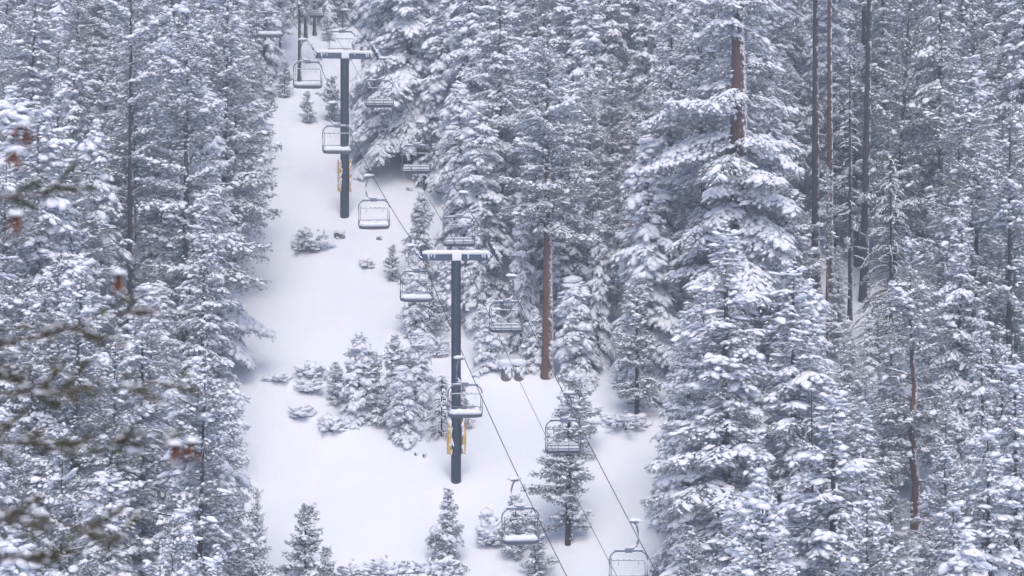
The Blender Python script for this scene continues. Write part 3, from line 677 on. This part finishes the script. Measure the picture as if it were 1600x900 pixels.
# group in the middle of the run
G = 'young firs in the clump left of the nearer tower'
T('yf_a', 524, 626, 563, 'leftmost short fir of the clump', group=G, w=1.3)
T('yf_b', 561, 656, 516, 'tall fir at the left of the clump with a snow-heaped tip', group=G)
T('yf_a', 585, 655, 546, 'fir in the middle of the clump with fine green tiers', group=G)
T('yf_a', 617, 652, 522, 'pointed fir with clean tiers at the back of the clump', group=G, rz=1)
T('yf_b', 654, 640, 513, 'tallest fir at the right of the clump', group=G, rz=3)
T('yf_b', 631, 684, 570, 'broad snow-laden fir at the front of the clump', group=G, w=1.1, rz=4)
T('dead_b', 690, 682, 585, 'thin bare snowy shrub tree between the clump and the nearer tower')
T('yp_b', 722, 668, 600, 'small green pine peeping out behind the nearer tower pole')
T('yf_c', 700, 888, 762, 'lone young fir at the foot of the nearer tower')
T('yp_a', 477, 925, 786, 'young pine at the bottom edge, left part of the run', w=1.1)
T('yp_a', 508, 935, 852, 'little pine right beside the young pine at the bottom edge')
T('yp_b', 806, 872, 772, 'small pine seen through the lowest down-coming chair')
T('yp_a', 836, 902, 800, 'small pine just right of the lowest down-coming chair')
# right forest
T('old', 1143, 640, -250, 'giant old fir with thick bare red-brown trunk and huge drooping boughs', rz=0, tilt=(0, .025))
T('fir_b', 1135, 1010, 345, 'broad fir front of the right forest beside the open snow', w=1.25)
T('fir_a', 1240, 1000, 405, 'fir right of the broad front fir, darker and more open', w=1.2)
T('fir_c', 1075, 900, 470, 'fir at the left border of the right forest', w=1.0)
T('fir_a', 1062, 830, 500, 'fir behind the border fir, touching the open snow', w=.9)
T('mast', 1275, 470, -380, 'dark limbless trunk, left of the four tall bare trunks', group='tall bare trunks, upper right', rz=0)
T('mastr', 1297, 480, -330, 'reddish bare trunk, second from left of the four tall bare trunks', group='tall bare trunks, upper right', rz=0)
T('snag', 1328, 500, 40, 'thin dead pole tree, third from left of the four tall bare trunks', group='tall bare trunks, upper right')
T('mast', 1350, 472, -400, 'tallest dark bare trunk, right of the four, footed in a snow mound', group='tall bare trunks, upper right', rz=0, tilt=(0, .02))
T('dead_a', 1392, 600, 240, 'dead tree with bare drooping snow-lined branches, upper right')
T('wig', 1425, 836, 370, 'pine with crooked orange-brown trunk and forked limbs, lower right', rz=0)
T('edge', 1578, 820, 170, 'dark open pine at the right picture edge with thick limbs', rz=0)
T('mastr', 1293, 620, 260, 'thin brown bare trunk rising from the right forest', rz=0, w=.9)

T('pin_d', 1392, 945, 700, 'small dark pine in front of the crooked orange trunk')
T('fir_d', 1478, 905, 600, 'dark fir right of the crooked orange trunk')
T('pin_b', 1352, 900, 580, 'speckled pine left of the crooked orange trunk')
T('fir_c', 1332, 705, 525, 'fir filling the hollow below the tall bare trunks')
T('pin_c', 1372, 640, 480, 'pine right below the tallest bare trunk')
T('fir_a', 1310, 560, 380, 'short fir between the feet of the tall bare trunks')

# ---------------------------------------------------------------- bushes, rocks, stumps, post
def bush(px, py, wpx, hpx, label, seed, snow=1.0, mat_=M_pine, dens=1.0):
    x, y, z = hit(px, py); rng = np.random.default_rng(seed); Wm = wpx / F * y / 2; Hm = hpx / F * y; n = int(110 * dens * max(.5, Wm * Hm))
    root = empty('bush', (x, y, z - .05)); a = rng.uniform(0, 6.28, n); u = rng.random(n); ph = np.arccos(u * .95); rr = rng.uniform(.45, 1.0, n) * (1 + .25 * np.sin(3 * a + seed))
    P = np.stack([np.sin(ph) * np.cos(a) * Wm, np.sin(ph) * np.sin(a) * Wm, np.cos(ph) * Hm], 1) * rr[:, None]; D = P / (np.linalg.norm(P, axis=1)[:, None] + .01) + [0, 0, .3]
    mb = MB(); blades(mb, P, D, .26, .04, 12, .7, rng); k = rng.random(n) < .75 * snow
    lumps(mb, P[k] + [0, 0, .06], D[k] * [1, 1, .3], np.array([[.17, .13, .10]]) * rng.uniform(.6, 1.5, (k.sum(), 3)) * (0.8 + .3 * snow), rng)
    kb = (rng.random(n) < .22 * snow) & (P[:, 2] > .25 * Hm); lumps(mb, P[kb] * .92 + [0, 0, .05], D[kb] * [1, 1, .2], np.array([[.42, .34, .19]]) * rng.uniform(.6, 1.3, (kb.sum(), 3)), rng, tmpl=ICO2)
    mb.build('foliage', [mat_, M_tsnow], root)
    mb = MB()
    for q in range(14): e = P[rng.integers(n)]; mb.tube([[0, 0, -.2], e * [.5, .5, .6], e], [.03, .02, .008], 4)
    mb.build('stems', M_twig, root); tag(root, label, 'bush', 'bushes poking out of the snow')
bush(484, 392, 62, 34, 'low twiggy bush on the open snow below the farther tower', 1, .8)
bush(684, 556, 34, 30, 'round bush with a snow cap just left of the nearer tower pole', 2, 1.1)
bush(487, 588, 50, 22, 'small snowy bush left of the fir clump', 3, 1.6, dens=.8)
bush(484, 612, 36, 22, 'snow-buried bush below and left of the fir clump', 4, 1.8, dens=.7)
bush(436, 596, 34, 14, 'tiny buried bush farthest left on the open run', 5, 1.8, dens=.6)
bush(468, 652, 36, 17, 'snow-smothered bush, left of two under the fir clump', 6, 2.0)
bush(517, 673, 42, 24, 'snow-smothered bush with dark gaps, right of two under the fir clump', 7, 1.7, M_fir)
bush(765, 852, 46, 52, 'upright snowy bush left of the lowest down-coming chair', 8, 1.2)
bush(605, 912, 100, 40, 'wide bush on the bottom edge in the middle of the run', 9, 1.1)
bush(665, 920, 60, 40, 'bush on the bottom edge left of the lone young fir', 10, 1.0)
bush(548, 908, 50, 30, 'small bush on the bottom edge right of the two young pines', 11, 1.0)
bush(975, 668, 90, 22, 'low sprawling bush in front of the slim pine', 12, 1.2, dens=.6)
bush(690, 905, 70, 32, 'bush under the lone young fir', 13, 1.0)
bush(572, 418, 26, 14, 'tiny bush left of the small pine on the open snow', 14, 1.3, dens=.7)
bush(736, 800, 20, 16, 'tiny tuft right of the lone young fir', 15, 1.1) if False else None

def rock(px, py, wpx, hpx, label, seed):
    import bmesh
    x, y, z = hit(px, py); root = empty('rock', (x, y, z)); rng = np.random.default_rng(seed); s = wpx / F * y / 2; h = hpx / F * y
    tv, tf = ICO2; V = tv * [s, s * .8, h] * (1 + .18 * rng.normal(0, 1, (len(tv), 1))); mb = MB(); mb.add(V, tf, 0, False); mb.build('stone', M_rock, root)
    mb = MB(); V = tv * [s * 1.2, s * 1.1, h * .55] * (1 + .05 * rng.normal(0, 1, (len(tv), 1))) + [0, .1, h * .75]; mb.add(V, tf, 0, True); mb.build('snow_cap', M_snow, root)
    tag(root, label, 'rock', 'rocks showing through the snow')
rock(530, 371, 17, 9, 'dark rock under a snow cap below the farther tower', 1)
rock(593, 374, 9, 5, 'small stone below the down-coming chair in the open', 2)
rock(640, 297, 10, 5, 'small stone left of the short post', 3)
rock(651, 711, 8, 4, 'flat stone left of the nearer tower, left of two', 4)
rock(663, 714, 6, 7, 'small stone left of the nearer tower, right of two', 5)
def stump(px, py, seed, label):
    x, y, z = hit(px, py); root = empty('tree_stump', (x, y, z)); rng = np.random.default_rng(seed); mb = MB()
    mb.tube([[0, 0, -.3], [0, 0, .3], [.05, 0, 1.0]], [.42, .34, .30], 12); mb.build('wood', M_rock, root)
    mb = MB(); tv, tf = ICO2; mb.add(tv * [.62, .6, .30] * (1 + .05 * rng.normal(0, 1, (len(tv), 1))) + [0, 0, 1.05], tf, 0); n = 18; a = rng.uniform(0, 6.28, n)
    lumps(mb, np.stack([.36 * np.cos(a), .36 * np.sin(a), rng.uniform(.2, .9, n)], 1), np.tile([[0, 0.1, 1.0]], (n, 1)), np.array([[.22, .12, .10]]) * rng.uniform(.6, 1.3, (n, 3)), rng, 0, ICO2); mb.build('snow_cap', M_snow, root)
    tag(root, label, 'tree stump', 'snow-capped stumps')
stump(791, 590, 1, 'left snow-capped stump of the pair left of the red-trunked pine')
stump(811, 590, 2, 'right snow-capped stump of the pair left of the red-trunked pine')
x, y, z = hit(664, 297); root = empty('marker_post', (x, y, z)); mb = MB(); mb.tube([[0, 0, -.5], [0, 0, 1.25]], .14, 14); mb.build('post', M_tower, root)
mb = MB(); mb.box((.28, 0, .35), (.4, .05, .22), 0, .015, rot=Matrix.Rotation(.5, 3, 'Y')); mb.build('plate', M_slat, root)
tag(root, 'short grey post under the chair right of the farther tower', 'post')
for (px, py, lab) in ((1010, 462, 'orange-topped marker stake in the trees right of the red-trunked pine'),):
    x, y, z = hit(px, py); root = empty('marker_stake', (x, y, z)); mb = MB(); mb.tube([[0, 0, -.3], [0, 0, 1.3]], .05, 8); mb.build('pole', M_twig, root); mb = MB(); mb.box((0, 0, 1.36), (.34, .1, .16), 0, .03); mb.build('top', M_stake, root); tag(root, lab, 'marker stake')

# ---------------------------------------------------------------- the forest: single trees filling the hillside on both sides of the run
run = [(447, 100), (470, 128), (505, 130), (515, 60), (560, 40), (560, 120), (566, 205), (600, 226), (650, 262), (690, 292), (683, 318), (640, 330), (612, 390), (606, 440), (625, 520), (690, 545), (740, 580), (850, 598),
       (900, 598), (935, 570), (975, 640), (1022, 670), (1028, 700), (1012, 760), (1022, 800), (1045, 905), (445, 905), (436, 830), (398, 745), (383, 660), (386, 605), (402, 540), (404, 470), (425, 420), (417, 330), (436, 262), (420, 200), (412, 150)]
G4 = 4; gw, gh = 400, 225
def poly_mask(poly):
    yy, xx = np.mgrid[0:gh, 0:gw]; yy = yy * G4 + 2.0; xx = xx * G4 + 2.0; ins = np.zeros((gh, gw), bool)
    for a in range(len(poly)):
        (x1, y1), (x2, y2) = poly[a], poly[a - 1]; cnd = (y1 > yy) != (y2 > yy)
        ins ^= cnd & (xx < (x2 - x1) * (yy - y1) / ((y2 - y1) or 1e-9) + x1)
    return ins
RUN = poly_mask(run)
def sil(key, x, y, z, s, sw, k=1.0):
    p = protos[key]; H = p['H'] * s; cx, yb = proj(x, y, z); _, yt = proj(x, y, z + H); m = np.zeros((gh, gw), bool)
    r0 = max(0, int(yt // G4)); r1 = min(gh - 1, int(yb // G4))
    for r in range(r0, r1 + 1):
        f = (yb - (r * G4 + 2)) / (yb - yt)
        if f < p['c0'] - .06: hw = 6
        elif f < p['c0']: hw = p['R'] * sw / y * F * .7 * k
        else: hw = max(3, p['R'] * sw / y * F * p['prof'](min(1, (f - p['c0']) / (1 - p['c0']))) * k)
        a = int((cx - hw) // G4); b_ = int((cx + hw) // G4)
        if b_ >= 0 and a < gw: m[r, max(0, a):min(gw, b_ + 1)] = True
    return m
# windows on things behind: (x0, y0, x1, y1, distance)
prot = [(1138, 20, 1172, 245, 175), (843, 362, 872, 590, 179), (1005 - 28, 440, 1020, 652, 174), (1408, 560, 1442, 836, 160), (1266, 0, 1284, 190, 190), (1290, 0, 1304, 200, 189),
        (1322, 45, 1334, 245, 186), (1342, 0, 1366, 470, 190), (1325, 476, 1350, 515, 188), (192, 90, 216, 440, 182), (382, 480, 396, 590, 179), (1552, 350, 1600, 450, 159), (1360, 300, 1425, 440, 177),
        (592, 196, 612, 228, 222), (630, 200, 650, 262, 214), (1070, 430, 1200, 640, 155), (1060, 240, 1250, 430, 178), (950, 90, 968, 220, 205), (990, 0, 1060, 60, 176), (1200, 0, 1240, 60, 176), (560, 0, 700, 200, 205), (700, 30, 1000, 330, 168)]
for q, side in CH:
    cx, cyy = proj(*q); e = F / q[1]; prot.append((cx - 1.6 * e, cyy - 6, cx + 1.6 * e, cyy + 3.9 * e, q[1] + 1))
rf = np.random.default_rng(17); cand = []
yv = 119.0
while yv < 325:
    half = 800 / F * yv + 5; st = 4.9 + (yv - 150) * .004; n = int(2 * half / st)
    for k in range(n + 1):
        x = -half + k * st + rf.uniform(-1.7, 1.7); y = yv + rf.uniform(-1.8, 1.8); cand.append((x, y))
    yv += 4.4 + max(0, yv - 150) * .010
allhand = [(sil(*t), t) for t in placed]; hxy = np.array([(t[1], t[2], protos[t[0]]['R'] * t[4]) for t in placed])
accepted = []
for (x, y) in cand:
    z = float(ground(x, y)); px, py = proj(x, y, z)
    d_ = np.hypot(hxy[:, 0] - x, hxy[:, 1] - y)
    if (d_ < np.minimum(2.6, 1.0 + hxy[:, 2] * .55)).any(): continue
    u = rf.random()
    mid = proj(x, y, z + 12)[0]
    if mid < 450:
        key = rf.choice(PT[:3] + PT[:3] + ['fir_a', 'fir_d', 'fir_c', 'lad_b', 'lad_c', 'pin_d'])
    elif mid < 830: key = rf.choice(LT + LT + ['fir_a', 'fir_c', 'pin_a']) if py < 620 else rf.choice(FT)
    elif mid < 1020: key = rf.choice(PT[:3] + ['lad_c', 'lad_b', 'fir_c', 'fir_a'])
    elif mid < 1270: key = rf.choice(FT[:3] + ['pin_a', 'pin_c', 'lad_b'])
    else: key = rf.choice(['fir_d', 'fir_d', 'pin_d', 'pin_d', 'fir_b', 'fir_a', 'pin_b', 'lad_b', 'tall_b'])
    if mid > 1240 and y > 190 and rf.random() < .3: key = rf.choice(TT)
    if rf.random() < (.07 if mid > 1000 else .03): key = rf.choice(['dead_a', 'snag', 'redn'])
    ok = False
    for s0 in (rf.uniform(.85, 1.15), .68, .45):
        m = sil(key, x, y, z, s0, s0, .85)
        if not m.any(): break
        if (m & RUN).sum() > 3: continue
        bad = False
        for (x0, y0, x1, y1, dist) in prot:
            if y < dist and m[max(0, int(y0) // G4):max(0, int(y1) // G4) + 1, max(0, int(x0) // G4):max(0, int(x1) // G4) + 1].sum() > 6: bad = True; break
        if not bad: ok = True; break
    if ok: accepted.append((key, x, y, z, s0, m))
# keep those that show: paint from near to far over a coarse picture
allt = [(t[2], None, sil(*t, .8)) for t in placed] + [(a[2], a, sil(*a[:4], a[4], a[4], .62)) for a in accepted]
allt.sort(key=lambda q: q[0]); cov = np.zeros((gh, gw), np.int8); vis = []
for (yy, a, m) in allt:
    fresh = (m & (cov < 2)); n = fresh.sum()
    if a is not None:
        if n < 22: continue
        vis.append((n, a))
    cov = np.minimum(cov + m, 3)
vis.sort(key=lambda q: -q[0]); LIM = 292 - len(placed); fill = [a for n, a in vis[:LIM]]
print('fill trees', len(fill), 'of', len(vis), 'accepted', len(accepted), 'hand', len(placed))

ORD = ['leftmost', 'second from left', 'third from left', 'fourth from left', 'fifth from left', 'sixth from left', 'seventh from left', 'eighth from left', 'ninth from left', 'tenth from left', 'eleventh from left', 'twelfth from left']
bands_x = [(0, 110, 'at far left'), (110, 230, 'near the dark-trunked left pine'), (230, 340, 'inside the left forest'), (340, 560, 'left of the run'), (560, 700, 'behind upper up-going chairs'),
           (700, 850, 'behind the nearer tower'), (850, 1010, 'near the red-trunked pine'), (1010, 1180, 'near the old fir'), (1180, 1310, 'by the bare trunks'), (1310, 1440, 'near the drooping dead tree'), (1440, 1700, 'at far right')]
zones = {}
for a in fill:
    key, x, y, z, s, m = a
    o = put(key, x, y, z - .2, s, rf.uniform(0, 6.28), (rf.normal(0, .02), rf.normal(0, .025)), s * rf.uniform(.8, 1.2))
    yb = proj(x, y, z)[1]; yt = proj(x, y, z + protos[key]['H'] * s)[1]; px = proj(x, y, z)[0]
    bx = next((b_[2] for b_ in bands_x if b_[0] <= px < b_[1]), bands_x[0][2] if px < 0 else bands_x[-1][2])
    row = 'top cropped' if yt < 0 else 'tip high up' if yt < 225 else 'tip above middle' if yt < 400 else 'tip below middle' if yt < 650 else 'tip near bottom'
    kind = {'fir': 'snowy fir', 'lad': 'laden fir', 'pin': 'speckled pine', 'tal': 'bare-stemmed pine', 'dea': 'dead bare-twigged tree', 'sna': 'thin dead pole tree', 'red': 'red-brown needled fir'}[key[:3]]
    if key in ('fir_d', 'pin_d'): kind = 'dark ' + ('fir' if key[:3] == 'fir' else 'pine')
    zones.setdefault((kind, bx, row), []).append((px, o))
for (kind, bx, row), L in zones.items():
    L.sort(key=lambda q: q[0])
    for k, (px, o) in enumerate(L):
        lab = f'{kind} {bx}, {row}' if len(L) == 1 else f'{ORD[min(k, 11)]} {kind} {bx}, {row}'
        tag(o, lab, 'tree', 'snow-covered trees of the dense forest')
for k, p in protos.items():
    if not p['used']:
        for ch in list(p['root'].children): bpy.data.objects.remove(ch)
        bpy.data.objects.remove(p['root'])

# ---------------------------------------------------------------- the near pine whose twigs reach in from the left
rn = np.random.default_rng(5); yN = 10.5; xT = -4.3
root = empty('near_pine_tree', (xT, yN, float(ground(xT, yN))))
gz = float(ground(xT, yN)); mb = MB(); mb.tube([[0, 0, -.5], [0, 0, 2], [0.05, 0, 9 ]], [.17, .14, .05], 14); mb.build('trunk', M_bark, root)
def near_branch(pxt, pyt, pxs, pys, dy, tips, dens, seed):
    """one needled bough from the trunk to the tip seen at (pxt, pyt); needles start about (pxs, pys)"""
    rg = np.random.default_rng(seed); y1 = yN + dy
    e = np.array([(pxt - 800) / F * y1 - xT, dy, (450 - pyt) / F * y1 - gz]); s_ = np.array([(pxs - 800) / F * (yN + dy * .7) - xT, dy * .7, (450 - pys) / F * (yN + dy * .7) - gz])
    a = np.array([0.1, 0, s_[2] - .25]); k = 26; t = np.linspace(0, 1, k)[:, None]
    P = np.where(t < .6, a + (s_ - a) * (t / .6) + [0, 0, 1] * np.sin(t / .6 * math.pi) * .06, s_ + (e - s_) * ((t - .6) / .4)); P = P + rg.normal(0, .006, P.shape)
    mb = MB(); mb.tube(P, np.linspace(.014, .003, k), 7, 2)
    Lb = np.linalg.norm(e - s_); n = int(dens * 32 * Lb); tt = rg.random(n) ** .9; B = s_ + (e - s_) * tt[:, None] + np.array([[-.05, 0, 0]]); off = rg.normal(0, 1, (n, 3)) * [.05, .08, .028]; off[:, 2] -= .01; Q = B + off
    D = np.tile((e - s_) / Lb, (n, 1)) + off * 9; blades(mb, Q, D, .075, .0035, 30, .55, rg, 0)
    for q in range(int(6 * Lb / .6)):
        f = rg.random(); b0 = s_ + (e - s_) * f; ax = (e - s_) / Lb; d_ = ax * .8 + np.array([0, rg.normal(0, .35), rg.normal(0, .38)]); d_ /= np.linalg.norm(d_); l_ = rg.uniform(.07, .20)
        tw = np.stack([b0, b0 + d_ * l_ * .5, b0 + d_ * l_ + [0, 0, .02]]); mb.tube(tw, [.004, .003, .002], 5, 2); m_ = int(24 * l_ / .2); tq = rg.random(m_)[:, None]
        blades(mb, b0 + d_ * l_ * tq, np.tile(d_, (m_, 1)), 0.06, .0024, 18, .45, rg, 0)
        lumps(mb, b0 + d_ * l_ * rg.random((3, 1)) + [0, 0, .012], np.tile(d_, (3, 1)), np.array([[.014, .008, .006]]) * rg.uniform(.6, 1.5, (3, 3)), rg, 1, ICO1)
    kk = rg.random(n) < .05; lumps(mb, Q[kk] + [0, 0, .012], D[kk] * [1, 1, .3], np.array([[.030, .02, .013]]) * rg.uniform(.5, 1.5, (kk.sum(), 3)), rg, 1, ICO2)
    mb.build('branch', [M_near, M_tsnow, M_twig], root)
    for (tx, ty) in tips:       # drooping rust-brown dead sprays
        c_ = np.array([(tx - 800) / F * y1 - xT, dy, (450 - ty) / F * y1 - gz]); mb = MB(); n = 6; D = np.stack([rg.normal(0.1, .6, n), rg.normal(0, .4, n), np.full(n, -1.0)], 1); blades(mb, np.repeat(c_[None], n, 0) + rg.normal(0, .008, (n, 3)), D, .10, .0075, 14, .09, rg, 0)
        lumps(mb, c_[None] + [0, 0, .015], np.array([[1, 0, 0.0]]), np.array([[.035, .03, .015]]), rg, 1, ICO2); mb.build('dead_spray', [M_rust, M_tsnow], root)
M_rust = mat('rust_needles', (0.14, 0.055, 0.035), 0.8)
near_branch(122, 290, -60, 320, 0.1, [(38, 200), (20, 240), (25, 340)], .5, 1)
near_branch(225, 480, -70, 560, 0.4, [(186, 432)], .8, 2)
near_branch(258, 600, -70, 620, -.2, [], .8, 3)
near_branch(300, 692, -90, 690, 0.3, [(272, 698), (300, 694)], 1.1, 4)
near_branch(195, 832, -90, 800, -.3, [], 1.6, 5)
near_branch(130, 850, -90, 890, 0.6, [], 1.4, 7)
near_branch(95, 560, -90, 590, 0.7, [], .9, 8)
tag(root, 'nearest pine, out of focus, green twigs and rust-brown sprays reaching in from the left', 'tree')
